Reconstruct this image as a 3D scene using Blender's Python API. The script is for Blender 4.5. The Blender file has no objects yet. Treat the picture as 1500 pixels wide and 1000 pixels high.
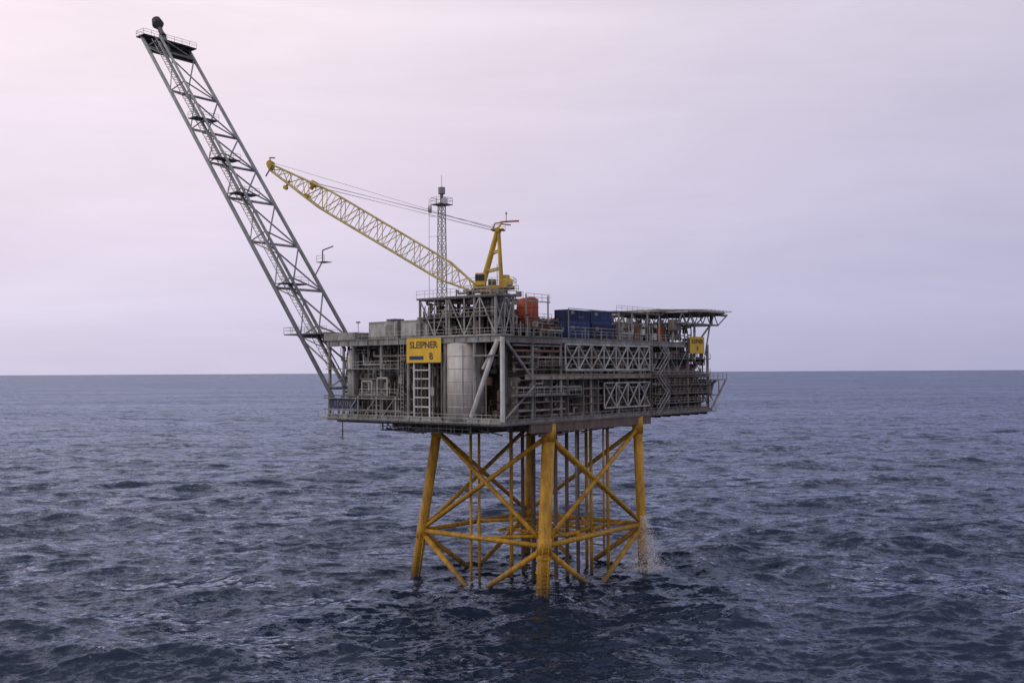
import bpy, math, random
import numpy as np
from mathutils import Vector, Matrix
R = random.Random(7)
scene = bpy.context.scene
coll = scene.collection
scene.view_settings.view_transform = 'Standard'
scene.view_settings.look = 'None'
scene.view_settings.exposure = 0

# ------------------------------------------------------------------ materials
MATS = {}
def paint(name, col, rough=0.65, var=0.5, rust=0.5, metallic=0.0, growth=False, streak=True):
    m = bpy.data.materials.new(name); m.use_nodes = True
    nt = m.node_tree; N = nt.nodes; L = nt.links
    bs = N['Principled BSDF']
    tc = N.new('ShaderNodeTexCoord')
    mp = N.new('ShaderNodeMapping'); mp.inputs['Scale'].default_value = (1, 1, 0.3 if streak else 1)
    L.new(tc.outputs['Object'], mp.inputs[0])
    n1 = N.new('ShaderNodeTexNoise'); n1.inputs['Scale'].default_value = 0.9; n1.inputs['Detail'].default_value = 6
    n1.inputs['Roughness'].default_value = 0.7
    L.new(mp.outputs[0], n1.inputs['Vector'])
    r1 = N.new('ShaderNodeValToRGB')
    r1.color_ramp.elements[0].position = 0.36; r1.color_ramp.elements[1].position = 0.66
    d = 1 - var
    r1.color_ramp.elements[0].color = (col[0]*d, col[1]*d, col[2]*d*0.94, 1)
    r1.color_ramp.elements[1].color = (min(1, col[0]*1.12), min(1, col[1]*1.12), min(1, col[2]*1.12), 1)
    L.new(n1.outputs['Fac'], r1.inputs[0])
    n2 = N.new('ShaderNodeTexNoise'); n2.inputs['Scale'].default_value = 2.2; n2.inputs['Detail'].default_value = 7
    n2.inputs['Roughness'].default_value = 0.7
    L.new(mp.outputs[0], n2.inputs['Vector'])
    r2 = N.new('ShaderNodeMapRange'); r2.inputs[1].default_value = 0.52; r2.inputs[2].default_value = 0.70
    r2.inputs[3].default_value = 0; r2.inputs[4].default_value = rust
    L.new(n2.outputs['Fac'], r2.inputs[0])
    mx = N.new('ShaderNodeMixRGB'); mx.inputs[2].default_value = (0.11, 0.06, 0.038, 1)
    L.new(r2.outputs[0], mx.inputs[0]); L.new(r1.outputs[0], mx.inputs[1])
    out = mx.outputs[0]
    if growth:
        sx = N.new('ShaderNodeSeparateXYZ'); L.new(tc.outputs['Object'], sx.inputs[0])
        ad = N.new('ShaderNodeMath'); ad.operation = 'MULTIPLY_ADD'; ad.inputs[1].default_value = 5.0
        L.new(n2.outputs['Fac'], ad.inputs[0]); L.new(sx.outputs['Z'], ad.inputs[2])
        mr = N.new('ShaderNodeMapRange'); mr.inputs[1].default_value = 3.3; mr.inputs[2].default_value = 6.0
        mr.inputs[3].default_value = 0.75; mr.inputs[4].default_value = 0
        L.new(ad.outputs[0], mr.inputs[0])
        m2 = N.new('ShaderNodeMixRGB'); m2.inputs[2].default_value = (0.09, 0.06, 0.025, 1)
        L.new(mr.outputs[0], m2.inputs[0]); L.new(out, m2.inputs[1]); out = m2.outputs[0]
    L.new(out, bs.inputs['Base Color'])
    bs.inputs['Roughness'].default_value = rough
    bs.inputs['Metallic'].default_value = metallic
    MATS[name] = m
    return m
paint('grey', (0.30, 0.295, 0.275))
paint('light', (0.46, 0.455, 0.425), var=0.45)
paint('boomgrey', (0.27, 0.285, 0.285), var=0.4, rust=.35)
paint('midgrey', (0.165, 0.155, 0.14), var=0.5)
paint('dark', (0.04, 0.037, 0.035), var=0.5)
paint('black', (0.014, 0.014, 0.016), var=0.3, rust=0.1)
paint('brown', (0.15, 0.10, 0.075), var=0.5)
paint('redbrown', (0.22, 0.10, 0.065), var=0.4)
paint('beige', (0.33, 0.285, 0.22), var=0.4, rust=0.4)
paint('orange', (0.40, 0.075, 0.025), var=0.4)
paint('yellow', (0.56, 0.295, 0.018), var=0.48, rust=0.65, growth=True)
paint('craneyellow', (0.60, 0.385, 0.035), var=0.4)
paint('boomyellow', (0.64, 0.53, 0.21), var=0.35, rust=.35)
paint('signyellow', (0.70, 0.43, 0.025), var=0.15, rust=0.15)
paint('navy', (0.018, 0.034, 0.11), var=0.5)
paint('blue', (0.028, 0.065, 0.19), var=0.5)
paint('red', (0.5, 0.05, 0.03), var=0.2)
paint('white', (0.6, 0.6, 0.57), var=0.3)
paint('tankgrey', (0.50, 0.47, 0.43), var=0.25, rust=0.3)
paint('lettering', (0.10, 0.075, 0.04), var=0.3)
paint('droplet', (0.9, 0.9, 0.92), var=0.0, rust=0.0)

# ------------------------------------------------------------------ rig frame
RN = Vector((-1.4, 140.0, 0.0)); RA = math.radians(51.0)
RM = Matrix.Translation(RN) @ Matrix.Rotation(RA, 4, 'Z')

class Asm:
    """top-level empty with mesh parts; coordinates given in the platform's own frame"""
    def __init__(self, name, origin):
        self.o = Vector(origin)
        e = bpy.data.objects.new(name, None); e.empty_display_size = 2
        coll.objects.link(e)
        e.matrix_world = RM @ Matrix.Translation(self.o)
        self.e = e; self.parts = {}; self.cur = 'frame'
    def part(self, n):
        self.cur = n; return self
    def _get(self):
        if self.cur not in self.parts: self.parts[self.cur] = ([], [], [], [])
        return self.parts[self.cur]
    def _mat(self, P, m):
        if m not in P[3]: P[3].append(m)
        return P[3].index(m)
    def tube(self, p, q, r, m, n=6, r2=None):
        p = Vector(p)-self.o; q = Vector(q)-self.o
        d = q-p
        if d.length < 1e-4: return
        d.normalize()
        x = d.orthogonal().normalized() if abs(d.z) > .99 else d.cross(Vector((0, 0, 1))).normalized()
        y = d.cross(x)
        if r2 is None: r2 = r
        V, F, M, ml = P = self._get(); mi = self._mat(P, m); b = len(V)
        for c, rr in ((p, r), (q, r2)):
            for i in range(n):
                t = 2*math.pi*(i+.5)/n
                V.append(c + x*(math.cos(t)*rr) + y*(math.sin(t)*rr))
        for i in range(n):
            j = (i+1) % n
            F.append((b+i, b+j, b+n+j, b+n+i)); M.append(mi)
        F.append(tuple(b+i for i in reversed(range(n)))); M.append(mi)
        F.append(tuple(b+n+i for i in range(n))); M.append(mi)
    def box(self, a0, a1, b0, b1, z0, z1, m):
        V, F, M, ml = P = self._get(); mi = self._mat(P, m); b = len(V)
        for z in (z0, z1):
            for (x, y) in ((a0, b0), (a1, b0), (a1, b1), (a0, b1)):
                V.append(Vector((x, y, z))-self.o)
        for f in ((3, 2, 1, 0), (4, 5, 6, 7), (0, 1, 5, 4), (1, 2, 6, 5), (2, 3, 7, 6), (3, 0, 4, 7)):
            F.append(tuple(b+i for i in f)); M.append(mi)
    def poly(self, pts, h, m):
        V, F, M, ml = P = self._get(); mi = self._mat(P, m); b = len(V); n = len(pts)
        for dz in (0, h):
            for p in pts: V.append(Vector((p[0], p[1], p[2]+dz))-self.o)
        F.append(tuple(b+i for i in reversed(range(n)))); M.append(mi)
        F.append(tuple(b+n+i for i in range(n))); M.append(mi)
        for i in range(n):
            j = (i+1) % n
            F.append((b+i, b+j, b+n+j, b+n+i)); M.append(mi)
    def path(self, pts, r, m, n=6):
        for i in range(len(pts)-1): self.tube(pts[i], pts[i+1], r, m, n)
    def rail(self, p, q, m='light', h=1.1, step=1.6, r=0.04):
        p = Vector(p); q = Vector(q); L = (q-p).length; k = max(1, int(L/step))
        for i in range(k+1):
            c = p.lerp(q, i/k); self.tube(c, c+Vector((0, 0, h)), r, m, 4)
        for hh in (h, h*.55): self.tube(p+Vector((0, 0, hh)), q+Vector((0, 0, hh)), r, m, 4)
    def vessel(self, c, r, z0, z1, m, n=28, bands=0, cap=.3, bw=.05):
        a, b = c
        self.tube((a, b, z0), (a, b, z1), r, m, n)
        self.tube((a, b, z1), (a, b, z1+cap), r*.96, m, n, r*.55)
        self.tube((a, b, z1+cap), (a, b, z1+cap*1.4), r*.55, m, n, r*.1)
        for i in range(bands):
            z = z0+(z1-z0)*(i+1)/(bands+1)
            self.tube((a, b, z), (a, b, z+.1), r+bw, m, n)
    def ladder(self, p, q, w, m, axis=(0, 1, 0), rung=.6, r=.05):
        p = Vector(p); q = Vector(q); ax = Vector(axis)*w/2
        self.tube(p-ax, q-ax, r, m, 4); self.tube(p+ax, q+ax, r, m, 4)
        k = int((q-p).length/rung)
        for i in range(1, k):
            c = p.lerp(q, i/k); self.tube(c-ax, c+ax, r*.8, m, 4)
    def truss_face(self, p0, p1, z0, z1, n, m, rc=.2, rb=.13, x=True):
        p0 = Vector(p0); p1 = Vector(p1)
        g = lambda t, z: Vector((p0.x+(p1.x-p0.x)*t, p0.y+(p1.y-p0.y)*t, z))
        self.tube(g(0, z0), g(1, z0), rc, m); self.tube(g(0, z1), g(1, z1), rc, m)
        for i in range(n+1): self.tube(g(i/n, z0), g(i/n, z1), rb, m)
        for i in range(n):
            if x or i % 2 == 0: self.tube(g(i/n, z0), g((i+1)/n, z1), rb, m)
            if x or i % 2 == 1: self.tube(g(i/n, z1), g((i+1)/n, z0), rb, m)
    def finish(self, smooth=()):
        for nme, (V, F, M, ml) in self.parts.items():
            me = bpy.data.meshes.new(nme)
            me.from_pydata([tuple(v) for v in V], [], F)
            for m in ml: me.materials.append(MATS[m])
            me.polygons.foreach_set('material_index', M)
            if nme in smooth:
                me.polygons.foreach_set('use_smooth', [len(p.vertices) == 4 for p in me.polygons])
            me.update()
            ob = bpy.data.objects.new(nme, me); coll.objects.link(ob); ob.parent = self.e

# ------------------------------------------------------------------ steel jacket
J = Asm('steel_jacket', (22, 11, 0))
foot = {'n': (9, 0), 'l': (9, 26), 'r': (37, 0), 'k': (37, 25)}
top = {'n': (10.6, -.2), 'l': (10, 21.6), 'r': (34.6, -.6), 'k': (33.5, 21)}
def leg(k, z):
    t = z/25.5
    return Vector((foot[k][0]+(top[k][0]-foot[k][0])*t, foot[k][1]+(top[k][1]-foot[k][1])*t, z))
J.part('legs')
for k in 'nlrk':
    rr = 0.96 if k == 'n' else .78
    J.tube(leg(k, -12), leg(k, 25.4), rr, 'yellow', 20)
    J.tube(leg(k, 22.8), leg(k, 25.5), rr+.14, 'yellow', 20)
    J.tube(leg(k, 6.2), leg(k, 8.6), rr+.1, 'yellow', 20)
J.part('braces')
ZH = 7.4
for A, B in (('l', 'n'), ('n', 'r'), ('r', 'k'), ('k', 'l')):
    J.tube(leg(A, ZH), leg(B, ZH), .38, 'yellow', 12)
    J.tube(leg(A, ZH+.3), leg(B, 23.6), .36, 'yellow', 12)
    J.tube(leg(B, ZH+.3), leg(A, 23.6), .36, 'yellow', 12)
    J.tube(leg(A, ZH-.3), leg(B, -11), .42, 'yellow', 12)
    J.tube(leg(B, ZH-.3), leg(A, -11), .42, 'yellow', 12)
mids = [leg(A, ZH).lerp(leg(B, ZH), .5) for A, B in (('l', 'n'), ('n', 'r'), ('r', 'k'), ('k', 'l'))]
for i in range(4): J.tube(mids[i], mids[(i+1) % 4], .28, 'yellow', 10)
J.part('conductor_frame')
for a in (19, 23, 27, 31): J.tube((a, 4, ZH), (a, 15, ZH), .25, 'yellow', 8)
for b in (4, 9.5, 15): J.tube((12 if b == 9.5 else 17, b, ZH), (35, b, ZH), .25, 'yellow', 8)
for a in (18, 25, 32):
    J.tube((a, 2, ZH+.4), (a+3, 2, ZH+.4), .3, 'yellow', 8)
J.rail((17, 4, ZH+.3), (31, 4, ZH+.3), 'yellow', 1.0, 1.5, .05)
J.part('conductors')
for a in (18.5, 21.5, 24.5):
    for b in (4.5, 9, 13.5): J.tube((a, b, -10), (a, b, 25), .3, 'brown' if R.random() < .55 else 'yellow', 10)
for a, b in ((29, 5), (32, 8), (31, 3)): J.tube((a, b, -10), (a, b, 25), .27, 'yellow', 10)
for a, b in ((10.5, 15.2), (11.8, 14.6)): J.tube((a, b, -10), (a, b, 25), .22, 'yellow', 10)
J.tube((22, 3, 8), (22, 3, 25), .18, 'beige', 8); J.tube((27.5, 1.5, 4), (27.5, 1.5, 25), .16, 'yellow', 8)
J.part('boat_fender')
nl = leg('n', 0)
J.ladder((nl.x-.9, nl.y-.9, -1), (leg('n', 8).x-.9, leg('n', 8).y-.9, 8), .9, 'yellow', axis=(.7, -.7, 0), rung=.55, r=.09)
for z in (1.5, 3.5, 5.5):
    c = leg('n', z); J.tube(c, c+Vector((0, 0, .35)), 1.15, 'yellow', 20)
ll = leg('l', 0)
J.ladder((ll.x-.7, ll.y-.7, -1), (leg('l', 7).x-.7, leg('l', 7).y-.7, 7), .7, 'yellow', axis=(.7, -.7, 0), rung=.7, r=.07)
J.finish(smooth=('legs', 'braces', 'conductors'))

# ------------------------------------------------------------------ topside
T = Asm('platform_topside', (30, 18, 25))
A1, B1 = 61.0, 37.0
ZB, ZM, ZT = 25.7, 32.3, 38.0
T.part('cellar_grillage')
for a in np.arange(6, 38, 3.2): T.box(a-.15, a+.15, -1, 27, 24.6, 25.65, 'dark')
for b in np.arange(-1, 28, 4): T.box(5, 38, b-.18, b+.18, 24.2, 25.6, 'brown')
T.box(4.5, 16, 10, 29.5, 23.7, 23.85, 'midgrey')
T.rail((4.5, 10, 23.8), (4.5, 29.5, 23.8), 'light', r=.06); T.rail((4.5, 29.5, 23.8), (16, 29.5, 23.8), 'grey')
for b in (10, 14, 19, 23.5, 29): T.tube((4.6, b, 23.8), (4.6, b, 25.7), .14, 'grey')
for b in (24, 26.5): T.tube((4.6, b, 23.8), (4.6, b+2.5, 25.6), .1, 'grey')
for i in range(30):
    a = R.uniform(6, 34); b = R.uniform(-1, 6); T.tube((a, b, R.uniform(23.4, 24.4)), (a+R.uniform(2, 8), b, R.uniform(23.6, 24.4)), R.uniform(.08, .2), R.choice(['midgrey', 'brown', 'yellow', 'dark']))
for i in range(16):
    b = R.uniform(4, 24); T.tube((5.5, b, R.uniform(23.4, 24.6)), (5.5, b+R.uniform(2, 6), R.uniform(23.6, 24.6)), R.uniform(.06, .16), R.choice(['midgrey', 'brown', 'grey', 'dark']))
T.box(10, 36, -.7, -.3, 24.1, 24.8, 'brown')
for a in np.arange(12, 36, 2.4):
    T.tube((a, -.5, 24.2), (a+1.2, -.5, 25.6), .1, 'brown'); T.tube((a+1.2, -.5, 25.6), (a+2.4, -.5, 24.2), .1, 'brown')
T.part('deck_plates')
T.box(0, A1, 0, B1, ZB, ZB+.35, 'dark')
T.box(5, A1-.4, .4, B1-.4, ZM, ZM+.25, 'brown')
T.box(0, A1-3, 0, B1, ZT, ZT+.25, 'midgrey')
T.part('edge_girders')
def girder(p, q, z0, z1, m):
    if p[0] == q[0]:
        T.box(p[0]-.22, p[0]-.1, p[1], q[1], z0, z1, m); T.box(p[0]-.4, p[0]-.05, p[1], q[1], z0-.08, z0+.004, m); T.box(p[0]-.4, p[0]-.05, p[1], q[1], z1-.004, z1+.08, m)
    else:
        T.box(p[0], q[0], p[1]-.22, p[1]-.1, z0, z1, m); T.box(p[0], q[0], p[1]-.4, p[1]-.05, z0-.08, z0+.004, m); T.box(p[0], q[0], p[1]-.4, p[1]-.05, z1-.004, z1+.08, m)
girder((0, 0), (0, B1), 25.5, 26.3, 'light')
girder((0, 0), (A1, 0), 25.5, 26.2, 'grey')
girder((0, 0), (0, B1), 37.4, 38.2, 'grey')
girder((0, 0), (14, 0), 37.3, 38.1, 'midgrey')
girder((5, 0), (A1, 0), 32.0, 32.6, 'beige')
girder((14, 0), (A1-3, 0), 37.5, 38.1, 'grey')
for a in np.arange(2, A1, 3.4): T.box(a-.12, a+.12, -.2, B1, 25.0, 25.69, 'dark')
for b in np.arange(2, B1, 2.3): T.box(-.38, -.12, b-.05, b+.05, 25.52, 26.28, 'grey'); T.box(-.38, -.12, b-.05, b+.05, 37.42, 38.18, 'grey')
T.part('columns')
for b in (0, 5.2, 11, 18.6, 24.5, 31, 36.7): T.tube((.1, b, ZB), (.1, b, ZT), .28, 'grey', 8)
for a in (0, 7, 14, 22, 30, 38, 46, 53, 60.7): T.tube((a, .1, ZB), (a, .1, ZT), .25, 'grey', 8)
for b in (8, 18, 28, 36.7): T.tube((A1-.3, b, ZB), (A1-.3, b, ZT), .3, 'grey', 8)
T.part('corner_braces')
T.tube((-.25, .6, 37.6), (-.25, 5.6, 26.6), .34, 'white', 10)
T.tube((-.25, .6, 37.6), (-.25, 3.4, 33.5), .2, 'white', 10)
T.tube((.3, -.3, 37.6), (6.6, -.3, 32), .2, 'grey', 10)
T.tube((-.3, -.3, 26), (-.3, -.3, 38), .33, 'white', 10)
T.tube((7, -.3, 31), (.3, -.3, 26.4), .16, 'grey', 10)
T.box(-1.1, .6, 1.2, 4.8, 35.3, 35.5, 'grey')
T.part('right_upper_truss')
T.truss_face((14.5, -.45), (39, -.45), 33.3, 37.2, 7, 'light', .17, .13)
T.tube((14.5, -.45, 35.2), (39, -.45, 35.2), .09, 'light')
T.tube((14.5, -.45, 34.2), (39, -.45, 34.2), .06, 'grey'); T.tube((14.5, -.45, 36.3), (39, -.45, 36.3), .06, 'grey')
T.truss_face((14.5, 2.0), (39, 2.0), 33.3, 37.2, 10, 'grey', .12, .09)
T.part('right_lower_truss')
T.truss_face((25, -.45), (39, -.45), 27.2, 31.2, 4, 'light', .14, .12)
T.truss_face((39, -.45), (60, -.45), 26.4, 32, 4, 'brown', .14, .12, x=False)
T.truss_face((40, -.3), (57, -.3), 33, 37.4, 4, 'grey', .12, .1, x=False)
T.truss_face((7, 0.6), (25, 0.6), 26.4, 31.8, 5, 'midgrey', .12, .1, x=False)
def clutter(a0, a1, b0, b1, z0, z1, n, pal, part, axis='a', big=1.0):
    T.part(part)
    for i in range(n):
        k = R.random(); m = R.choice(pal)
        a = R.uniform(a0, a1); b = R.uniform(b0, b1); z = R.uniform(z0, z1)
        if k < .32:
            s = R.uniform(.4, 1.8)*big; t = R.uniform(.4, 1.6)*big; h = R.uniform(.4, 2.0)*big
            T.box(a, min(a+s, a1), b, min(b+t, b1), z, min(z+h, z1), m)
        elif k < .62:
            L = R.uniform(2, 9); r = R.uniform(.06, .2)
            if axis == 'a':
                e = min(a+L, a1); T.path([(a, b, max(z0, z-R.uniform(.5, 2))), (a, b, z), (e, b, z), (e, b, min(z1, z+R.uniform(.5, 2)))], r, m)
            else:
                e = min(b+L, b1); T.path([(a, b, max(z0, z-R.uniform(.5, 2))), (a, b, z), (a, e, z), (a, e, min(z1, z+R.uniform(.5, 2)))], r, m)
        elif k < .82:
            T.tube((a, b, z0), (a, b, z1), R.uniform(.05, .16), m)
        elif k < .9:
            T.tube((a, b, z), (a, b, min(z+R.uniform(.8, 2), z1)), R.uniform(.3, .7)*big, m, 12)
        else:
            if axis == 'a': T.rail((a, b, z), (min(a+5, a1), b, z), m)
            else: T.rail((a, b, z), (a, min(b+5, b1), z), m)
T.part('module_walls')
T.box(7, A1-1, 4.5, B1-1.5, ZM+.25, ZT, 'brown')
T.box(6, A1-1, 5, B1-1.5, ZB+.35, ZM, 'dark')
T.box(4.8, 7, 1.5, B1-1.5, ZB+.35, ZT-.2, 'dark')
x = 7.5
while x < 59:
    w = R.uniform(1.5, 5); m = R.choice(['brown', 'beige', 'redbrown', 'midgrey', 'brown', 'midgrey'])
    T.box(x, min(x+w, 60), R.uniform(2.6, 4), 4.8, ZM+.25, R.uniform(34.5, 37.6), m)
    T.box(x+.2, min(x+w*.8, 60), R.uniform(2.2, 4), 5.1, ZB+.35, R.uniform(28, 31.6), R.choice(['brown', 'midgrey', 'redbrown', 'dark', 'beige']))
    x += w+R.uniform(.1, .8)
y = 6
while y < 35:
    w = R.uniform(1.5, 4); m = R.choice(['midgrey', 'brown', 'dark', 'grey', 'beige'])
    T.box(R.uniform(3.2, 4.4), 5, y, y+w, ZB+.35, R.uniform(28, 37), m)
    y += w+R.uniform(.2, 1)
clutter(7, 60, .2, 3.4, ZM+.3, ZT-.2, 330, ['grey', 'midgrey', 'brown', 'redbrown', 'beige', 'light', 'brown', 'dark'], 'upper_pipework', 'a', .65)
clutter(3, 60, .2, 3.6, ZB+.4, ZM-.1, 380, ['grey', 'midgrey', 'brown', 'beige', 'light', 'dark', 'redbrown'], 'lower_pipework', 'a', .65)
clutter(1.2, 4.2, 12, 36, ZB+.4, ZT-.3, 260, ['grey', 'midgrey', 'light', 'beige', 'dark', 'grey'], 'west_pipework', 'b', .65)
clutter(1.0, 7, 0.6, 6, ZB+.4, ZT-.3, 70, ['grey', 'midgrey', 'beige', 'dark', 'redbrown'], 'corner_pipework', 'a', .7)
T.part('pipe_rack')
for z in (27.4, 28.6, 29.7, 30.8, 33.4, 34.3, 35.2, 36.1, 36.9):
    T.tube((2.5, .1, z), (R.choice([16, 14, 20]), .1, z), R.uniform(.1, .2), R.choice(['brown', 'redbrown', 'beige', 'grey', 'beige']))
for z in (28.0, 29.2, 30.4):
    T.tube((16, -.1, z), (60, -.1, z), .12, R.choice(['brown', 'redbrown', 'grey']))
for i in range(14):
    a = 3+i*4.1; T.box(a, a+.2, -.3, 1.5, ZB+.3, ZM, 'midgrey')
for z in (27.4, 29, 30.6, 32.4, 35.2):
    T.box(40, 60, -.9, 1, z, z+.15, 'midgrey'); T.rail((40, -.9, z), (60, -.9, z), 'grey', h=1.0)
T.box(2, 18, -1.0, 0, 29.5, 29.65, 'midgrey'); T.rail((2, -1, 29.6), (18, -1, 29.6), 'light')
T.box(7, 14, -1.0, 0, 33.9, 34.05, 'midgrey'); T.rail((7, -1, 34), (14, -1, 34), 'light')
T.box(18, 40, -1.0, 0, 31.9, 32.0, 'midgrey'); T.rail((14, -1, 32), (40, -1, 32), 'grey')
for i, z in enumerate((26.0, 29.2, 32.4, 35.2)):
    z2 = z+2.9; s0, s1 = (40.3, 43.8) if i % 2 == 0 else (43.8, 40.3)
    for yb in (-1.6, -1.0): T.tube((s0, yb, z), (s1, yb, z2), .1, 'grey', 4); T.tube((s0, yb, z+1), (s1, yb, z2+1), .05, 'light', 4)
T.part('vertical_tank')
T.vessel((1.9, 8.4), 2.85, ZB+.4, 37.2, 'tankgrey', 48, bands=5, cap=.3, bw=.03)
T.part('tank_piping')
T.tube((-.9, 6.6, 27), (-.9, 6.6, 37), .08, 'grey'); T.tube((-.75, 10.9, 26), (-.75, 10.9, 36), .12, 'midgrey')
T.part('small_vessel')
T.vessel((1.2, 32.2), .95, 28.8, 36, 'light', 24, bands=2, cap=.5)
T.vessel((2.6, 28.4), .6, 27, 33.5, 'grey', 20, bands=2, cap=.4)
T.part('access_ladders')
T.box(-.35, -.15, 13.7, 13.95, 26.4, 34.4, 'white'); T.box(-.35, -.15, 16.9, 17.15, 26.4, 34.4, 'white')
for z in (27.8, 29.2, 30.6, 32.0, 33.3): T.box(-.33, -.17, 13.95, 16.9, z, z+.2, 'white')
T.ladder((-.5, 19.4, 26), (-.5, 19.4, 38), .6, 'light')
T.part('walkways')
T.box(-1.5, -.42, -1, B1+.6, 25.75, 25.9, 'grey')
T.rail((-1.5, -.8, 25.9), (-1.5, B1+.6, 25.9), 'light')
T.box(-1.5, A1, -1.4, -.42, 25.55, 25.7, 'midgrey'); T.rail((0, -1.4, 25.7), (A1, -1.4, 25.7), 'grey')
T.box(-.9, 1, 20, B1, 29.3, 29.45, 'midgrey'); T.rail((-.9, 20, 29.4), (-.9, 28.5, 29.4), 'light')
T.box(-.6, 1, 20, B1, 33.6, 33.75, 'grey'); T.rail((-.6, 20, 33.7), (-.6, 31, 33.7), 'light')
for b0 in (20.5, 24.7, 28.9):
    T.tube((-.8, b0, 26), (-.8, b0, 29.3), .12, 'light'); T.tube((-.8, b0, 29.3), (-.8, b0+3, 26.2), .08, 'light')
for b0, z in ((22.5, 31), (26, 30.5)):
    T.path([(-.6, b0, z-1.5), (-.6, b0, z+1.2), (-.6, b0+2.2, z+1.2), (-.6, b0+2.2, z-1.5)], .14, 'light', 8)
for z in (27.2, 29): T.tube((-.95, 19, z), (-.95, B1, z), .1, 'grey')
for b in np.arange(20, 37, 1.15): T.tube((-.7, b, 26), (-.7, b, 28.2+.6*math.sin(b*3)), .07, 'grey', 4)
T.rail((0, 0, ZT+.25), (0, B1, ZT+.25), 'light'); T.rail((0, -.2, ZT+.25), (14, -.2, ZT+.25), 'light')
T.rail((30, -.2, ZT+.25), (A1-3, -.2, ZT+.25), 'light')
T.box(-.4, 12, B1, B1+11, ZT+1.5, ZT+1.7, 'midgrey')
T.rail((-.4, B1, ZT+1.7), (-.4, B1+11, ZT+1.7), 'grey'); T.rail((-.4, B1+11, ZT+1.7), (12, B1+11, ZT+1.7), 'grey')
for a in (0, 11.6): T.tube((a, B1, ZT-3.5), (a, B1+8, ZT+1.5), .16, 'grey')
T.box(-.5, 5, 30, B1+.5, ZT+.3, ZT+1.5, 'grey')
T.tube((0, 33.5, 22.3), (0, 33.5, 25.7), .07, 'dark'); T.tube((0, 33.5, 22.3), (0, 33.5, 24), .12, 'midgrey')
T.part('lifeboat_landing')
T.box(A1, A1+6.3, -.5, 9, 31.3, 31.5, 'grey'); T.rail((A1-6, -.5, 31.5), (A1+6.3, -.5, 31.5), 'light', r=.06); T.rail((A1+6.3, -.5, 31.5), (A1+6.3, 9, 31.5), 'light', r=.06)
for b in (-.4, 4, 8.8):
    T.tube((A1, b, 25.8), (A1+6.1, b, 31.3), .2, 'grey'); T.tube((A1, b, 28.5), (A1+3.2, b, 28.6), .12, 'grey'); T.tube((A1+3.2, b, 28.6), (A1+3.2, b, 31.3), .1, 'grey')
T.box(A1, A1+3, 0, 8, 28.5, 28.65, 'midgrey')
T.box(A1+.1, A1+2.2, .6, 8, 28.65, 31.2, 'midgrey')
T.tube((A1+1, -.3, 27.6), (A1+4.6, 4, 30.6), .12, 'light')
for i in range(22): T.tube((A1+R.uniform(.2, 3), R.uniform(0, 6), 28.6), (A1+R.uniform(.2, 4.5), R.uniform(0, 6), 31.3), R.uniform(.06, .2), R.choice(['grey', 'brown', 'dark', 'light']))
T.part('air_handling_units')
for b0, b1_ in ((22.4, 28.8), (15.6, 21.6)):
    T.box(1.4, 5, b0, b1_, ZT+.3, ZT+3.1, 'grey')
    T.box(1.33, 1.4, b0+.3, b1_-.3, ZT+.7, ZT+2.7, 'light')
    for i in range(9):
        z = ZT+.85+i*.2; T.box(1.27, 1.34, b0+.6, b0+2.6, z, z+.08, 'midgrey')
    T.box(2, 4, b0+1, b0+3, ZT+3.1, ZT+3.5, 'midgrey')
T.part('crane_substructure')
Z2 = 44.0
for a in (1, 5, 12):
    for b in (2, 6, 11.5, 17):
        if a == 12 and b == 2: continue
        T.tube((a, b, ZT), (a, b, Z2), .2, 'grey')
T.truss_face((1, 2), (1, 17), ZT+.4, Z2, 5, 'light', .14, .1, x=False)
T.truss_face((12, 6), (12, 17), ZT+.4, Z2, 4, 'midgrey', .16, .1)
T.truss_face((1, 2), (5, 2), ZT+.4, Z2, 2, 'grey', .16, .1)
T.truss_face((1, 17), (12, 17), ZT+.4, Z2, 3, 'grey', .14, .1)
T.box(.6, 12.4, 6, 17.4, Z2, Z2+.25, 'midgrey'); T.box(.6, 5.4, 1.6, 6, Z2, Z2+.25, 'midgrey')
T.rail((.6, 1.6, Z2+.25), (.6, 17.4, Z2+.25), 'light'); T.rail((.6, 1.6, Z2+.25), (5.4, 1.6, Z2+.25), 'light'); T.rail((5.4, 6, Z2+.25), (12.4, 6, Z2+.25), 'light')
T.box(.8, 12, 3, 17, 41.1, 41.25, 'midgrey'); T.rail((.8, 2, 41.2), (.8, 17, 41.2), 'light')
T.box(5, 12, 5.5, 16.5, ZT+.3, 40.8, 'dark'); T.box(5.5, 11.5, 7, 12, 41.3, 43.0, 'midgrey')
clutter(1.3, 9, 2.5, 16.5, ZT+.3, Z2-.2, 170, ['grey', 'midgrey', 'light', 'grey', 'beige', 'brown'], 'substructure_equipment', 'b', .6)
clutter(4, 12, 3, 16.5, Z2+.3, Z2+2.0, 22, ['grey', 'midgrey', 'light', 'dark'], 'substructure_equipment', 'b', .5)
clutter(6, 15, 0.2, 8, ZT+.3, 40.5, 80, ['brown', 'redbrown', 'beige', 'midgrey', 'dark', 'grey'], 'weather_deck_equipment', 'a', .7)
clutter(12.5, 17, 2, 9, ZT+.3, 41.4, 60, ['orange', 'redbrown', 'brown', 'grey', 'midgrey'], 'weather_deck_equipment', 'a', .7)
clutter(30, 57, .4, 8, ZT+.3, 41.2, 170, ['grey', 'light', 'midgrey', 'dark', 'white', 'brown', 'beige'], 'weather_deck_equipment', 'a', .7)
clutter(30, 57, 3, 16, ZT+.3, 42.4, 60, ['grey', 'light', 'midgrey', 'dark', 'brown', 'redbrown'], 'weather_deck_equipment', 'a', 1)
T.box(30, 56, 9, 22, ZT+.3, 42.0, 'midgrey'); T.box(34, 37.5, 5, 9, ZT+.3, 41.4, 'light'); T.box(40, 43, 4, 9, ZT+.3, 40.8, 'white')
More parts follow.
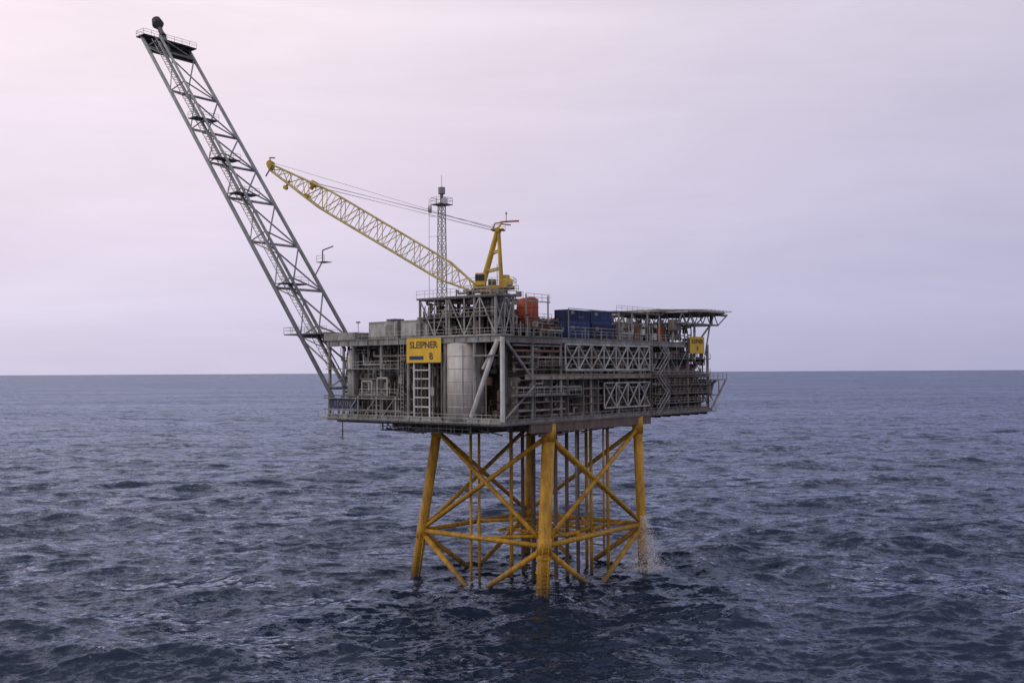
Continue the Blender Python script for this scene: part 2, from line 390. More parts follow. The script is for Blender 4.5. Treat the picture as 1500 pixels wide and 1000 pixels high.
T.box(6, 30, 12, 24, ZT+.3, 41, 'midgrey')
for a, m in ((38.6, 'redbrown'), (46, 'orange'), (47.6, 'redbrown')): T.vessel((a, 1.8), .5, ZT+.3, 40.8, m, 16)
T.tube((5, 5, ZT), (5, 5, 49), .05, 'grey'); T.tube((13, 11, Z2), (13, 11, 48), .05, 'grey')
T.part('deck_lighting_poles')
for a, b, h in ((.2, 22, 3), (.2, 30, 3), (6, .1, 3.2), (31.5, .1, 4.2), (40, .1, 3), (52, .1, 2.6)):
    T.tube((a, b, ZT+.2), (a, b, ZT+h), .06, 'light', 5); T.box(a-.2, a+.2, b-.3, b+.3, ZT+h, ZT+h+.2, 'dark')
T.finish(smooth=('vertical_tank', 'small_vessel'))

# ------------------------------------------------------------------ flare boom
F = Asm('flare_boom', (0, 35.5, 29))
p0 = Vector((-.3, 35.5, 29.1)); p1 = Vector((-.3, 93.6, 101)); W = 10.7
d = (p1-p0).normalized(); pr = Vector((0, -d.z, d.y)); ua = Vector((1, 0, 0))
C = lambda t: p0.lerp(p1, t)
F.part('chords')
F.tube(C(0), C(1), .36, 'boomgrey', 10)
F.tube(C(.0)+ua*W, C(1)+ua*W, .34, 'boomgrey', 10)
F.tube(C(.1)+ua*1.6+pr*2.9, C(.97)+ua*1.6+pr*2.9, .26, 'boomgrey', 10)
F.part('lattice')
ts = [.02, .14, .26, .38, .50, .60, .70, .82, .965]
for i, t in enumerate(ts):
    F.tube(C(t), C(t)+ua*W, .24, 'light' if i < 5 else 'boomgrey', 8)
    q = C(t)+ua*1.6+pr*2.9
    F.tube(C(t), q, .13, 'boomgrey'); F.tube(C(t)+ua*W, q, .15, 'boomgrey')
    if i < len(ts)-1:
        t2 = ts[i+1]; tm = (t+t2)/2
        q2 = C(t2)+ua*1.6+pr*2.9; qm = C(tm)+ua*1.6+pr*2.9
        F.tube(C(t)+ua*W, C(t2)+ua*W*.35, .15, 'boomgrey'); F.tube(C(t)+ua*W*.35, C(t2)+ua*W, .15, 'boomgrey')
        F.tube(C(t), qm, .1, 'grey'); F.tube(qm, C(t2), .1, 'grey')
F.part('flare_pipes_and_walkway')
F.tube(C(.03)+ua*3+pr*.6, C(.985)+ua*3+pr*.6, .3, 'grey', 10)
F.tube(C(.03)+ua*4+pr*.6, C(.985)+ua*4+pr*.6, .12, 'midgrey', 8)
for w in (1.0, 2.2):
    F.tube(C(.05)+ua*w+pr*1.2, C(.98)+ua*w+pr*1.2, .07, 'light', 5)
    F.tube(C(.05)+ua*w+pr*2.2, C(.98)+ua*w+pr*2.2, .05, 'light', 5)
for i in range(110):
    t = .05+.93*i/110
    F.tube(C(t)+ua*1.0+pr*1.2, C(t)+ua*2.2+pr*1.2, .06, 'light', 4)
    if i % 2 == 0: F.tube(C(t)+ua*1.0+pr*1.2, C(t)+ua*1.0+pr*2.2, .04, 'light', 4)
for t in (.26, .5, .60, .72):
    c = C(t); F.box(-.5, 4.5, c.y-3.2, c.y-.5, c.z+.6, c.z+.75, 'midgrey'); F.rail((-.5, c.y-3.2, c.z+.75), (4.5, c.y-3.2, c.z+.75), 'grey'); F.rail((-.5, c.y-.5, c.z+.75), (-.5, c.y-3.2, c.z+.75), 'grey')
c = C(.3)+ua*W
F.path([c, c+Vector((0, -2.2, 2.6)), c+Vector((0, -2.2, 4.6)), c+Vector((1.5, -3.4, 5.4))], .12, 'grey')
F.box(c.x-.6, c.x+1.2, c.y-3.4, c.y-1.2, c.z+2.4, c.z+2.5, 'midgrey'); F.rail((c.x-.6, c.y-3.4, c.z+2.5), (c.x-.6, c.y-1.2, c.z+2.5), 'grey')
F.part('heat_shield')
V0 = [C(.955)-pr*.5, C(.955)-pr*.5+ua*W, C(.995)-pr*.5+ua*W, C(.995)-pr*.5]
F.poly([(v.x, v.y, v.z) for v in V0], .25, 'black')
F.part('tip_platform')
e = C(1.0)
F.box(-.8, W+.6, e.y-1.6, e.y+1.2, e.z-.1, e.z+.12, 'dark')
F.rail((-.8, e.y+1.2, e.z+.1), (W+.6, e.y+1.2, e.z+.1), 'grey'); F.rail((-.8, e.y-1.6, e.z+.1), (W+.6, e.y-1.6, e.z+.1), 'grey'); F.rail((-.8, e.y-1.6, e.z+.1), (-.8, e.y+1.2, e.z+.1), 'grey')
F.part('flare_tip')
s = e+ua*5.4; tdir = Vector((0, 3.4, 5.3))
F.tube(s-tdir*.4, s+tdir*.7, .42, 'midgrey', 12); F.tube(s+tdir*.7, s+tdir*.85, .6, 'dark', 14, 1.2); F.tube(s+tdir*.85, s+tdir*1.08, 1.2, 'black', 14, .9)
F.tube(s+tdir*.3, s+tdir*.38, .7, 'dark', 12)
for k in (-.7, .7): F.tube(s+ua*k, s+tdir*.85+ua*k*.8, .07, 'dark')
F.finish(smooth=('chords',))

# ------------------------------------------------------------------ pedestal crane
def rig(w): return RM.inverted() @ Vector(w)
K = Asm('pedestal_crane', (10, 10, 44))
K.part('pedestal'); K.tube((10, 10, 38), (10, 10, 45.3), 1.5, 'grey', 24); K.tube((10, 10, 45.3), (10, 10, 45.9), 2.1, 'craneyellow', 24)
Xd = (RM.to_3x3().inverted() @ Vector((-1, .12, 0))).normalized(); Yd = Vector((-Xd.y, Xd.x, 0))
O = Vector((10, 10, 45.9))
def c3(f, s, z): return O+Xd*f+Yd*s+Vector((0, 0, z))
K.part('machinery_house')
def obox(f0, f1, s0, s1, z0, z1, m):
    V, Fc, M, ml = P = K._get(); mi = K._mat(P, m); b = len(V)
    for z in (z0, z1):
        for f, s in ((f0, s0), (f1, s0), (f1, s1), (f0, s1)): V.append(c3(f, s, z)-K.o)
    for fc in ((3, 2, 1, 0), (4, 5, 6, 7), (0, 1, 5, 4), (1, 2, 6, 5), (2, 3, 7, 6), (3, 0, 4, 7)): Fc.append(tuple(b+i for i in fc)); M.append(mi)
obox(-3.2, 2.9, -1.9, 1.9, 0, .45, 'craneyellow'); obox(-2.9, -1.2, -1.5, 1.5, .45, 1.5, 'craneyellow'); obox(-2.5, -1.5, -1.0, .8, 1.5, 2.1, 'yellow')
obox(.9, 2.4, 1.0, 2.4, .45, 2.3, 'craneyellow'); obox(1.0, 2.45, 1.1, 2.45, 1.1, 2.05, 'black'); obox(-.4, .7, -.8, .6, .45, 1.5, 'midgrey')
for sd in (-2.1, 2.1): K.rail(c3(-3.4, sd, .5), c3(3.2, sd, .5), 'boomyellow', 1.1, 1.1)
K.rail(c3(-3.4, -2.1, .5), c3(-3.4, 2.1, .5), 'boomyellow')
K.part('a_frame')
for sd in (-1.2, 1.2):
    K.tube(c3(1.7, sd*1.1, .5), c3(-.7, sd*.5, 9.0), .28, 'craneyellow', 8)
    K.tube(c3(-1.3, sd*1.1, .5), c3(-.9, sd*.5, 9.2), .2, 'craneyellow', 8)
    K.tube(c3(1.1, sd*1.05, 2.7), c3(-1.15, sd*.9, 3.2), .13, 'craneyellow')
    K.tube(c3(.4, sd*.8, 5.4), c3(-1.05, sd*.75, 6), .12, 'craneyellow')
for z in (2.6, 5, 7.4): K.tube(c3(1.6-z*.26, -1.1, z), c3(1.6-z*.26, 1.1, z), .12, 'craneyellow')
K.tube(c3(-.8, -1.2, 9), c3(-.8, 1.2, 9), .33, 'craneyellow', 10)
obox(-1.8, .2, -1.1, 1.1, 9.1, 9.25, 'yellow'); K.rail(c3(-1.8, -1.1, 9.25), c3(.2, -1.1, 9.25), 'boomyellow', .9, 1)
K.part('gantry_arm')
K.tube(c3(-.6, 0, 9.2), c3(-1.5, 0, 10.4), .16, 'craneyellow'); K.tube(c3(-1.2, 0, 10.4), c3(-4.1, 0, 10.5), .14, 'red'); K.tube(c3(-2.6, 0, 10.5), c3(-3.2, 0, 10.52), .17, 'white')
K.tube(c3(-1.2, 0, 10.1), c3(-2.8, 0, 9.9), .1, 'midgrey'); K.tube(c3(-2.1, 0, 10.5), c3(-2.1, 0, 12.0), .05, 'dark'); K.tube(c3(-2.1, 0, 11.6), c3(-2.1, 0, 11.8), .15, 'red')
K.path([c3(.0, 0, 9.2), c3(-.3, 0, 10.2), c3(-1.2, 0, 10.3)], .1, 'midgrey')
bf = c3(3.0, 0, .2); bt = rig((-38.7, 159.5, 66.2))
bd = (bt-bf); bl = bd.length; bd.normalize(); side = bd.cross(Vector((0, 0, 1))).normalized(); up = side.cross(bd)
def bp(t, i):
    if t < .14: k = .35+.65*t/.14
    elif t < .72: k = 1
    else: k = 1-.72*(t-.72)/.28
    hw = 1.2*k; hh = 1.6*k
    sx, sz = ((-1, -1), (1, -1), (1, 1), (-1, 1))[i]
    return bf+bd*(bl*t)+side*(sx*hw)+up*(sz*hh)
K.part('lattice_boom')
n = 22; T_ = [i/n for i in range(n+1)]
for i in range(4):
    for j in range(n): K.tube(bp(T_[j], i), bp(T_[j+1], i), .16, 'boomyellow', 5)
for j in range(n):
    for i in range(4):
        k = (i+1) % 4
        K.tube(bp(T_[j], i), bp(T_[j], k), .065, 'boomyellow', 4)
        if (j+i) % 2: K.tube(bp(T_[j], i), bp(T_[j+1], k), .085, 'boomyellow', 4)
        else: K.tube(bp(T_[j], k), bp(T_[j+1], i), .085, 'boomyellow', 4)
K.part('boom_tip')
K.tube(bt-side*.8, bt+side*.8, .35, 'craneyellow', 12); K.tube(bt+up*.4+bd*.3-side*.5, bt+up*.4+bd*.3+side*.5, .55, 'craneyellow', 14)
K.path([bt+up*.2, bt+bd*1.0+up*1.2, bt+bd*.2+up*1.6], .12, 'craneyellow'); K.tube(bt-up*.6, bt-up*1.7, .12, 'dark')
q = bf+bd*(bl*.80)
K.tube(q+up*1.2-side*.8, q+up*1.2+side*.8, .5, 'craneyellow', 12); K.tube(q+up*.2, q+up*1.5, .3, 'craneyellow'); K.tube(q-up*1.0-side*.7, q-up*1.0+side*.7, .35, 'craneyellow', 10)
q2 = bf+bd*(bl*.90); K.tube(q2-up*.3, q2-up*1.6, .2, 'yellow'); K.tube(q2-up*1.6+side*.3, q2-up*1.6-side*.3, .35, 'craneyellow', 10)
K.part('pendant_ropes')
for sd in (-.7, .7):
    K.tube(c3(-.8, sd, 9.4), q+up*1.4+side*sd*.6, .035, 'midgrey', 4)
    K.tube(c3(-.8, sd*.5, 8.9), q+up*.9+side*sd*.5, .03, 'midgrey', 4)
K.tube(c3(-.8, 0, 9.1), bt+up*.8, .03, 'dark', 4)
K.finish()

# ------------------------------------------------------------------ communications mast
Mx = Asm('communications_mast', (15, 25.5, 38.2))
Mx.part('lattice')
def mp_(i, z):
    w = .95-.35*(z-38.2)/24
    sx, sy = ((-1, -1), (1, -1), (1, 1), (-1, 1))[i]
    return Vector((15+sx*w*.7, 25.5+sy*w*.7, z))
zs = [38.2+i*1.45 for i in range(17)]
for i in range(4):
    for j in range(16):
        Mx.tube(mp_(i, zs[j]), mp_(i, zs[j+1]), .1, 'light', 5)
        k = (i+1) % 4
        Mx.tube(mp_(i, zs[j]), mp_(k, zs[j]), .055, 'light', 4)
        a, b = (i, k) if j % 2 else (k, i)
        Mx.tube(mp_(a, zs[j]), mp_(b, zs[j+1]), .06, 'light', 4)
zt = zs[-1]
Mx.part('mast_platform')
Mx.box(13.7, 16.3, 24.2, 26.8, zt-.1, zt+.05, 'midgrey')
for p, q in (((13.7, 24.2), (16.3, 24.2)), ((13.7, 24.2), (13.7, 26.8)), ((16.3, 24.2), (16.3, 26.8)), ((13.7, 26.8), (16.3, 26.8))): Mx.rail((*p, zt), (*q, zt), 'grey', 1.1, .9)
Mx.part('antennas')
Mx.tube((15, 25.5, zt), (15, 25.5, zt+2.6), .3, 'midgrey', 8); Mx.tube((15, 25.5, zt+1.8), (15, 25.5, zt+2.9), .6, 'grey', 12); Mx.tube((15, 25.5, zt+2.9), (15, 25.5, zt+5), .05, 'grey', 4)
Mx.tube((13.6, 26.6, zt-.8), (13.3, 27, zt-.8), .75, 'light', 14, .6); Mx.tube((14.2, 24.2, zt+.4), (14.0, 23.9, zt+.4), .55, 'white', 14)
Mx.tube((13.7, 27.2, 41), (13.7, 27.2, zt+1), .06, 'light', 4); Mx.tube((13.7, 27.2, zt-2), (15, 25.5, zt-2), .05, 'light', 4)
for z in (44, 50, 56): Mx.tube((13.7, 27.2, z), (15, 25.5, z), .04, 'light', 4)
Mx.finish()

# ------------------------------------------------------------------ helideck
H = Asm('helideck', (56, 5.5, 42))
hc = (55.8, 6.0); hr = 10.7; zh = 43.7
oct_ = [(hc[0]+hr*math.cos(math.radians(22.5+45*i)), hc[1]+hr*math.sin(math.radians(22.5+45*i)), zh) for i in range(8)]
H.part('landing_deck'); H.poly(oct_, .3, 'midgrey')
H.part('safety_net')
for i in range(8):
    p = Vector(oct_[i]); q = Vector(oct_[(i+1) % 8]); c = Vector((hc[0], hc[1], zh))
    po = p+(p-c).normalized()*1.4+Vector((0, 0, .25)); qo = q+(q-c).normalized()*1.4+Vector((0, 0, .25))
    H.tube(po, qo, .06, 'light', 4); H.tube(p.lerp(po, .5), q.lerp(qo, .5), .03, 'light', 4)
    H.tube(p, q, .2, 'beige', 6)
    for k in range(6): H.tube(p.lerp(q, k/6), po.lerp(qo, k/6), .05, 'light', 4)
H.part('support_truss')
zl = 41.6
for b in (-1.5, 3.5, 8.5, 13):
    H.tube((47, b, zl), (62, b, zl), .16, 'grey'); H.tube((47, b, zh-.2), (65.5, b, zh-.2), .16, 'grey'); H.tube((62, b, zl), (65.5, b, zh-.2), .13, 'grey')
    for k in range(5):
        H.tube((47+3*k, b, zl), (48.5+3*k, b, zh-.2), .1, 'grey'); H.tube((48.5+3*k, b, zh-.2), (50+3*k, b, zl), .1, 'grey')
for a in (47, 52, 57, 62): H.tube((a, -3.5, zh-.25), (a, 15.5, zh-.25), .14, 'grey'); H.tube((a, -1.5, zl), (a, 13, zl), .12, 'grey')
for a in (48, 56):
    for b in (.2, 8.5): H.tube((a, b, 38.2), (a, b, zl), .22, 'light', 8)
for b in (.2, 8.5): H.tube((57, b, 38.2), (62, b, zl), .2, 'light', 8); H.tube((A1-1, b, 36), (62, b, zl), .14, 'grey')
H.part('access_walkway')
H.box(31, 46, 1, 4, 42.9, 43.1, 'midgrey'); H.rail((31, 1, 43.1), (46, 1, 43.1), 'light', h=.9)
for a in (32, 36, 41, 45): H.tube((a, 1.2, 38.2), (a, 1.2, 42.9), .14, 'light'); H.tube((a, 1.2, 42.9), (a+2.5, 1.2, 40.5), .08, 'grey')
H.box(46.5, 49, -1, 0.3, 40.3, 42.2, 'midgrey')
H.tube((66, 2, 43.6), (66, 2, 41.9), .3, 'dark', 8)
H.finish()

# ------------------------------------------------------------------ containers
def container(a0, a1, b0, b1, z0, z1, m):
    C_ = Asm('shipping_container', ((a0+a1)/2, (b0+b1)/2, z0))
    C_.part('shell'); C_.box(a0+.1, a1-.1, b0+.1, b1-.1, z0+.15, z1-.1, m)
    C_.part('frame')
    for a in (a0, a1-.18):
        for b in (b0, b1-.18): C_.box(a, a+.18, b, b+.18, z0, z1, m)
    for z in (z0, z1-.2):
        C_.box(a0+.18, a1-.18, b0+.01, b0+.15, z, z+.2, m); C_.box(a0+.18, a1-.18, b1-.15, b1-.01, z, z+.2, m)
        C_.box(a0+.01, a0+.15, b0+.18, b1-.18, z, z+.2, m); C_.box(a1-.15, a1-.01, b0+.18, b1-.18, z, z+.2, m)
    C_.part('corrugation')
    x = a0+.35
    while x < a1-.4:
        C_.box(x, x+.16, b0+.03, b0+.12, z0+.25, z1-.25, m); x += .36
    y = b0+.35
    while y < b1-.4:
        C_.box(a0+.03, a0+.12, y, y+.16, z0+.25, z1-.25, m); y += .36
    C_.part('fittings')
    C_.box(a0+1, a0+1.9, b0+.0, b0+.025, z0+1.2, z0+1.7, 'grey')
    C_.box(a0+3, a0+4.4, b0+.0, b0+.025, z0+.6, z0+1.0, 'blue' if m == 'navy' else 'navy')
    C_.finish()
container(16.9, 23.0, .8, 3.4, 38.45, 40.75, 'blue')
container(23.3, 30.0, .6, 3.2, 38.45, 40.75, 'navy')
container(17.1, 23.3, 1.0, 3.5, 40.8, 42.7, 'navy')
container(23.5, 29.5, .9, 3.4, 40.8, 42.8, 'blue')
T2 = Asm('container_handling_frame', (23, 0, 38.3)); T2.part('frame')
for a in (16.4, 20.8, 25.4, 30.4): T2.tube((a, .25, 38.25), (a, .25, 42.8 if a in (16.4, 30.4) else 40), .09, 'grey')
T2.tube((16.4, .25, 39.9), (30.4, .25, 39.9), .07, 'grey'); T2.rail((16.4, .2, 38.3), (30.4, .2, 38.3), 'light')
T2.tube((16.4, .25, 42.8), (30.4, .25, 42.8), .06, 'grey'); T2.finish()

# ------------------------------------------------------------------ orange tanks
Q = Asm('storage_tank', (10, 3.5, 39))
Q.part('tank'); Q.vessel((9.3, 3.2), 1.25, 40.2, 43.8, 'orange', 24, bands=2, cap=.25); Q.vessel((11.3, 3.7), 1.2, 40.2, 44.1, 'orange', 24, bands=2, cap=.25)
Q.part('stand'); Q.box(7.6, 13.4, 1.6, 5.4, 39.9, 40.15, 'midgrey')
for a in (7.8, 13.2):
    for b in (1.8, 5.2): Q.tube((a, b, 38.2), (a, b, 44.6), .12, 'grey')
Q.rail((7.6, 1.6, 43.6), (13.4, 1.6, 43.6), 'grey'); Q.tube((7.8, 1.8, 38.2), (13.2, 1.8, 40), .1, 'grey'); Q.rail((7.6, 1.6, 40.15), (13.4, 1.6, 40.15), 'grey')
Q.box(7.6, 13.4, 1.5, 1.62, 43.5, 43.65, 'grey')
Q.finish(smooth=('tank',))

# ------------------------------------------------------------------ signs
def sign(name, face, lo, hi, z0, z1, lines, m='signyellow', tm='lettering', stripe=None):
    o = (-.62, (lo+hi)/2, z0) if face == 'b' else ((lo+hi)/2, -1.1, z0)
    S = Asm(name, o); S.part('panel')
    if face == 'b':
        S.box(-.62, -.5, lo, hi, z0, z1, m); S.part('posts')
        for b in (lo+.6, hi-.6): S.box(-.5, -.1, b, b+.15, z0+.2, z1-.2, 'grey')
        if stripe: S.part('stripe'); S.box(-.64, -.62, (lo+hi)/2, hi-.6, z0+.45, z0+1.0, stripe)
    else:
        S.box(lo, hi, -1.1, -.98, z0, z1, m); S.part('posts')
        for a in (lo+.5, hi-.6): S.box(a, a+.15, -.98, -.4, z0+.2, z1-.2, 'grey')
    S.finish()
    for i, (txt, size, off, zz) in enumerate(lines):
        cu = bpy.data.curves.new('lettering', 'FONT'); cu.body = txt; cu.size = size; cu.align_x = 'CENTER'; cu.offset = .03; cu.extrude = .01
        cu.materials.append(MATS[tm]); ob = bpy.data.objects.new('lettering', cu); coll.objects.link(ob); ob.parent = S.e
        if face == 'b':
            ob.location = (-.03, off, zz-z0); ob.rotation_euler = (math.pi/2, 0, -math.pi/2)
        else:
            ob.location = (off, -.02, zz-z0); ob.rotation_euler = (math.pi/2, 0, 0)
sign('platform_name_sign', 'b', 11.2, 18.3, 34.5, 38.15, [('SLEIPNER', 1.4, 0, 36.7), ('B', 1.4, -1.6, 35.0)], stripe='navy')
sign('platform_name_sign', 'a', 52, 57.3, 36.3, 39.3, [('SLEIPNER', 1.05, 0, 38.1), ('B', 1.1, 0, 36.8)])
sign('information_sign', 'b', 29.4, 35.8, 27.3, 28.9, [('STATOIL', 1.1, 0, 27.75)], m='navy', tm='midgrey')

# ------------------------------------------------------------------ wash water falling at the right-hand leg
W_ = Asm('water_spray', (37, -1, 0)); W_.part('droplets')
V, Fc, M, ml = P = W_._get(); W_._mat(P, 'droplet')
for i in range(3200):
    h = 9*(R.random()**1.8)
    sp_ = .3+1.3*(1-h/9)
    cx = 36.6-(h*.10); c = Vector((cx+R.gauss(0, sp_), -1.0+R.gauss(0, sp_), h))-W_.o
    s_ = R.uniform(.025, .065); b = len(V)
    for dv in ((1, 1, 1), (-1, -1, 1), (-1, 1, -1), (1, -1, -1)): V.append(c+Vector(dv)*s_)
    for f in ((0, 2, 1), (0, 1, 3), (0, 3, 2), (1, 2, 3)): Fc.append(tuple(b+i_ for i_ in f)); M.append(0)
W_.finish()

# ------------------------------------------------------------------ water
HC = 33.0; FP = 1458.0
rows = list(np.linspace(3, 78, 14)) + [FP*HC/p for p in np.arange(600, 6, -1.0)] + [FP*HC/p for p in (5.3, 4.6, 4, 3.4, 2.8, 2.2, 1.7, 1.3, 1.0, .75, .5)]
rows = np.array(rows)
th = np.concatenate([np.linspace(math.radians(-42), math.radians(42), 1150), np.linspace(math.radians(42), math.radians(318), 130)[1:-1]])
nr, nt_ = len(rows), len(th)
rr, tt = np.meshgrid(rows, th, indexing='ij')
X = rr*np.sin(tt); Y = rr*np.cos(tt)
sp = np.gradient(rows)[:, None]*np.ones_like(X)
back = np.minimum(np.abs(tt), np.abs(2*math.pi-tt)) > math.radians(42)
sp = np.where(back, np.maximum(sp, rr*.037), sp)
rng = np.random.default_rng(11)
Z = np.zeros_like(X); DX = np.zeros_like(X); DY = np.zeros_like(X)
NW = 130
lam = np.exp(rng.uniform(math.log(1.1), math.log(60), NW))
ang = math.radians(-80)+rng.normal(0, .7, NW)
for l, a_, ph in zip(lam, ang, rng.uniform(0, 6.283, NW)):
    k = 2*math.pi/l; amp = .031/k*(1 if l < 14 else .75 if l < 28 else .45)
    att = np.clip((l/sp-1.6)/2.0, 0, 1)
    arg = k*(X*math.cos(a_)+Y*math.sin(a_))+ph
    Z += att*amp*np.cos(arg); sn = att*amp*np.sin(arg)*1.05
    DX -= sn*math.cos(a_); DY -= sn*math.sin(a_)
co = np.stack([X+DX, Y+DY, Z], -1).reshape(-1, 3)
co = np.vstack([co, [[0, 0, 0]]]).astype(np.float32)
i0 = (np.arange(nr-1)[:, None]*nt_+np.arange(nt_)[None, :]); j1 = (np.arange(nt_)+1) % nt_
i1 = (np.arange(nr-1)[:, None]*nt_+j1[None, :])
quads = np.stack([i0, i0+nt_, i1+nt_, i1], -1).reshape(-1, 4)[:, ::-1]
tri = np.stack([np.full(nt_, nr*nt_), j1, np.arange(nt_)], -1)
me = bpy.data.meshes.new('water')
nq, ntr = len(quads), len(tri)
me.vertices.add(len(co)); me.vertices.foreach_set('co', co.ravel())
me.loops.add(nq*4+ntr*3); me.loops.foreach_set('vertex_index', np.concatenate([quads.ravel(), tri.ravel()]).astype(np.int32))
me.polygons.add(nq+ntr)
me.polygons.foreach_set('loop_start', np.concatenate([np.arange(nq)*4, nq*4+np.arange(ntr)*3]).astype(np.int32))
me.update(calc_edges=True)
me.polygons.foreach_set('use_smooth', [True]*len(me.polygons))
if me.polygons[300000].normal.z < 0: me.flip_normals()
att = me.attributes.new('foam', 'FLOAT', 'POINT')
fo = np.zeros(len(co), dtype=np.float32)
for k, s in (('n', .75), ('l', .7), ('r', 1.0), ('k', .6)):
    p = RM @ leg(k, 0); dd = np.hypot(co[:, 0]-p.x, co[:, 1]-p.y); fo = np.maximum(fo, s*np.clip(1-dd/(3.0 if k != 'r' else 6), 0, 1))
for ab in ((10.5, 15.2), (11.8, 14.6), (18.5, 4.5), (23, 9), (31, 4)):
    p = RM @ Vector((*ab, 0)); dd = np.hypot(co[:, 0]-p.x, co[:, 1]-p.y); fo = np.maximum(fo, .8*np.clip(1-dd/2.8, 0, 1))
crest = np.append((Z/np.maximum(Z.std(axis=1, keepdims=True), .05)).ravel(), 0)
fo = np.maximum(fo, (.55*np.clip((crest-2.4)/.9, 0, 1)).astype(np.float32))
att.data.foreach_set('value', fo.astype(np.float32))
wm = bpy.data.materials.new('sea_water'); wm.use_nodes = True
N = wm.node_tree.nodes; L = wm.node_tree.links; N.clear()
mo = N.new('ShaderNodeOutputMaterial')
tc = N.new('ShaderNodeTexCoord'); ge = N.new('ShaderNodeNewGeometry')
def noise(sc, det, stretch=(1, 1, 1), rot=15):
    mpn = N.new('ShaderNodeMapping'); mpn.inputs['Rotation'].default_value = (0, 0, math.radians(rot)); mpn.inputs['Scale'].default_value = stretch
    L.new(tc.outputs['Object'], mpn.inputs[0])
    n = N.new('ShaderNodeTexNoise'); n.inputs['Scale'].default_value = sc; n.inputs['Detail'].default_value = det; n.inputs['Roughness'].default_value = .62; n.inputs['Distortion'].default_value = .3
    L.new(mpn.outputs[0], n.inputs['Vector']); return n
def vm(op, a, b):
    v = N.new('ShaderNodeVectorMath'); v.operation = op
    for i, s in enumerate((a, b)):
        if s is None: continue
        if isinstance(s, tuple): v.inputs[i].default_value = s
        else: L.new(s, v.inputs[i])
    return v
acc = None
for sc, det, amp, st, rot in ((.03, 2, .6, (.5, 1, 1), 6), (.12, 3, 1.2, (.6, 1, 1), 12), (.55, 3, 1.05, (.7, 1, 1), -10), (2.2, 3, .85, (.8, 1, 1), 20)):
    n = noise(sc, det, st, rot)
    s = vm('MULTIPLY', vm('SUBTRACT', n.outputs['Color'], (.5, .5, .5)).outputs[0], (amp, amp*1.15, 0))
    acc = s if acc is None else vm('ADD', acc.outputs[0], s.outputs[0])
patch = noise(.007, 5, (.3, 1, 1), 5)
pr_ = N.new('ShaderNodeMapRange'); pr_.inputs[1].default_value = .35; pr_.inputs[2].default_value = .65; pr_.inputs[3].default_value = .7; pr_.inputs[4].default_value = 1.25; L.new(patch.outputs['Fac'], pr_.inputs[0])
scl = N.new('ShaderNodeVectorMath'); scl.operation = 'SCALE'; L.new(acc.outputs[0], scl.inputs[0]); L.new(pr_.outputs[0], scl.inputs['Scale'])
nn = vm('NORMALIZE', vm('ADD', ge.outputs['Normal'], scl.outputs[0]).outputs[0], None)
at = N.new('ShaderNodeAttribute'); at.attribute_name = 'foam'
fn = noise(1.8, 6); fm = N.new('ShaderNodeMath'); fm.operation = 'MULTIPLY_ADD'; fm.inputs[1].default_value = .55
L.new(at.outputs['Fac'], fm.inputs[0]); L.new(fn.outputs['Fac'], fm.inputs[2])
fr = N.new('ShaderNodeMapRange'); fr.inputs[1].default_value = .78; fr.inputs[2].default_value = .95; L.new(fm.outputs[0], fr.inputs[0])
deep = N.new('ShaderNodeBsdfDiffuse'); deep.inputs['Color'].default_value = (.013, .021, .038, 1)
gl = N.new('ShaderNodeBsdfGlossy'); gl.inputs['Color'].default_value = (.60, .68, .82, 1); gl.inputs['Roughness'].default_value = .12; L.new(nn.outputs[0], gl.inputs['Normal'])
fz = N.new('ShaderNodeFresnel'); fz.inputs['IOR'].default_value = 1.33; L.new(nn.outputs[0], fz.inputs['Normal'])
ms = N.new('ShaderNodeMixShader'); L.new(fz.outputs[0], ms.inputs[0]); L.new(deep.outputs[0], ms.inputs[1]); L.new(gl.outputs[0], ms.inputs[2])
foam = N.new('ShaderNodeBsdfDiffuse'); foam.inputs['Color'].default_value = (.55, .57, .6, 1)
m2 = N.new('ShaderNodeMixShader'); L.new(fr.outputs[0], m2.inputs[0]); L.new(ms.outputs[0], m2.inputs[1]); L.new(foam.outputs[0], m2.inputs[2])
L.new(m2.outputs[0], mo.inputs['Surface'])
me.materials.append(wm)
wo = bpy.data.objects.new('water', me); coll.objects.link(wo)

# ------------------------------------------------------------------ sky
w = bpy.data.worlds.new('World'); scene.world = w; w.use_nodes = True; w.name = 'sky'
N = w.node_tree.nodes; L = w.node_tree.links; N.clear()
out = N.new('ShaderNodeOutputWorld')
tc = N.new('ShaderNodeTexCoord'); sep = N.new('ShaderNodeSeparateXYZ'); L.new(tc.outputs['Generated'], sep.inputs[0])
el = N.new('ShaderNodeValToRGB'); L.new(sep.outputs['Z'], el.inputs[0])
cr = el.color_ramp
def srgb(r, g, b):
    f = lambda c: ((c/255+.055)/1.055)**2.4 if c > 10 else c/3294
    return (f(r), f(g), f(b), 1)
cr.elements[0].position = 0.0; cr.elements[0].color = srgb(186, 183, 209)
cr.elements[1].position = 1.0; cr.elements[1].color = srgb(200, 202, 220)
for p, c in ((.05, (194, 190, 215)), (.16, (209, 201, 220)), (.34, (226, 216, 227)), (.55, (212, 208, 222))):
    e_ = cr.elements.new(p); e_.color = srgb(*c)
az = N.new('ShaderNodeMapRange'); az.inputs[1].default_value = -.55; az.inputs[2].default_value = .5; L.new(sep.outputs['X'], az.inputs[0]); az.interpolation_type = 'SMOOTHSTEP'
azc = N.new('ShaderNodeMixRGB'); azc.inputs[1].default_value = (1.33, 1.27, 1.2, 1); azc.inputs[2].default_value = (.86, .88, .95, 1); L.new(az.outputs[0], azc.inputs[0])
mu = N.new('ShaderNodeMixRGB'); mu.blend_type = 'MULTIPLY'; mu.inputs[0].default_value = 1; L.new(el.outputs[0], mu.inputs[1]); L.new(azc.outputs[0], mu.inputs[2])
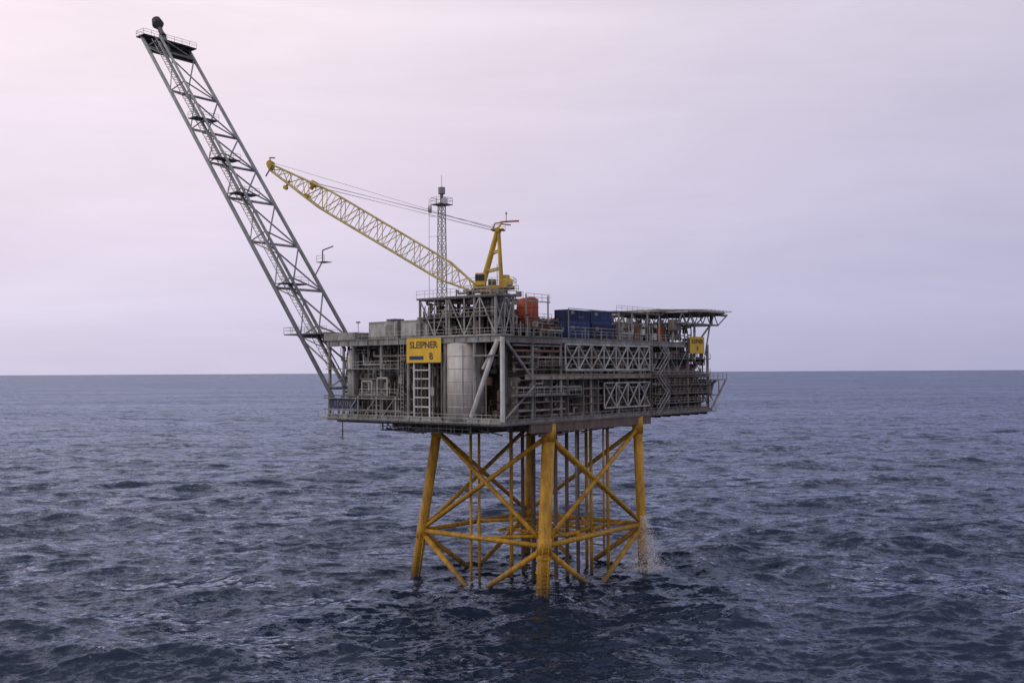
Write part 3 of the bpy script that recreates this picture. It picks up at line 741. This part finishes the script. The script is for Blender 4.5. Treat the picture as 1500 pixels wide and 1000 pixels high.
mp = N.new('ShaderNodeMapping'); mp.inputs['Scale'].default_value = (1.2, 1.2, 7); mp.inputs['Rotation'].default_value = (0, math.radians(8), 0); L.new(tc.outputs['Generated'], mp.inputs[0])
ns = N.new('ShaderNodeTexNoise'); ns.inputs['Scale'].default_value = 1.7; ns.inputs['Detail'].default_value = 8; ns.inputs['Roughness'].default_value = .6; ns.inputs['Distortion'].default_value = .6; L.new(mp.outputs[0], ns.inputs['Vector'])
cl = N.new('ShaderNodeMapRange'); cl.inputs[1].default_value = .3; cl.inputs[2].default_value = .7; cl.inputs[3].default_value = .93; cl.inputs[4].default_value = 1.06; L.new(ns.outputs['Fac'], cl.inputs[0])
m3 = N.new('ShaderNodeVectorMath'); m3.operation = 'SCALE'; L.new(mu.outputs[0], m3.inputs[0]); L.new(cl.outputs[0], m3.inputs['Scale'])
bg1 = N.new('ShaderNodeBackground'); L.new(m3.outputs[0], bg1.inputs[0]); bg1.inputs[1].default_value = 1.0
sky = N.new('ShaderNodeTexSky'); sky.sky_type = 'NISHITA'; sky.sun_disc = False; sky.sun_elevation = math.radians(38); sky.sun_rotation = math.radians(-108)
bg2 = N.new('ShaderNodeBackground'); L.new(sky.outputs[0], bg2.inputs[0]); bg2.inputs[1].default_value = .004
ad = N.new('ShaderNodeAddShader'); L.new(bg1.outputs[0], ad.inputs[0]); L.new(bg2.outputs[0], ad.inputs[1]); L.new(ad.outputs[0], out.inputs[0])

sl = bpy.data.lights.new('sun', 'SUN'); sl.energy = .6; sl.angle = math.radians(30); sl.color = (1, .94, .86)
so = bpy.data.objects.new('sun', sl); coll.objects.link(so)
sd = Vector((-.75, -.25, .62)).normalized()
so.rotation_euler = sd.to_track_quat('Z', 'Y').to_euler(); so.location = (-100, 0, 120)

cam = bpy.data.cameras.new('camera'); cam.lens = 35; cam.sensor_width = 36; cam.clip_end = 250000; cam.clip_start = .5
cob = bpy.data.objects.new('camera', cam); coll.objects.link(cob)
cob.location = (0, 0, 33)
cob.rotation_euler = (Matrix.Rotation(math.radians(90+1.77), 4, 'X') @ Matrix.Rotation(math.radians(-.3), 4, 'Z')).to_euler()
scene.camera = cob
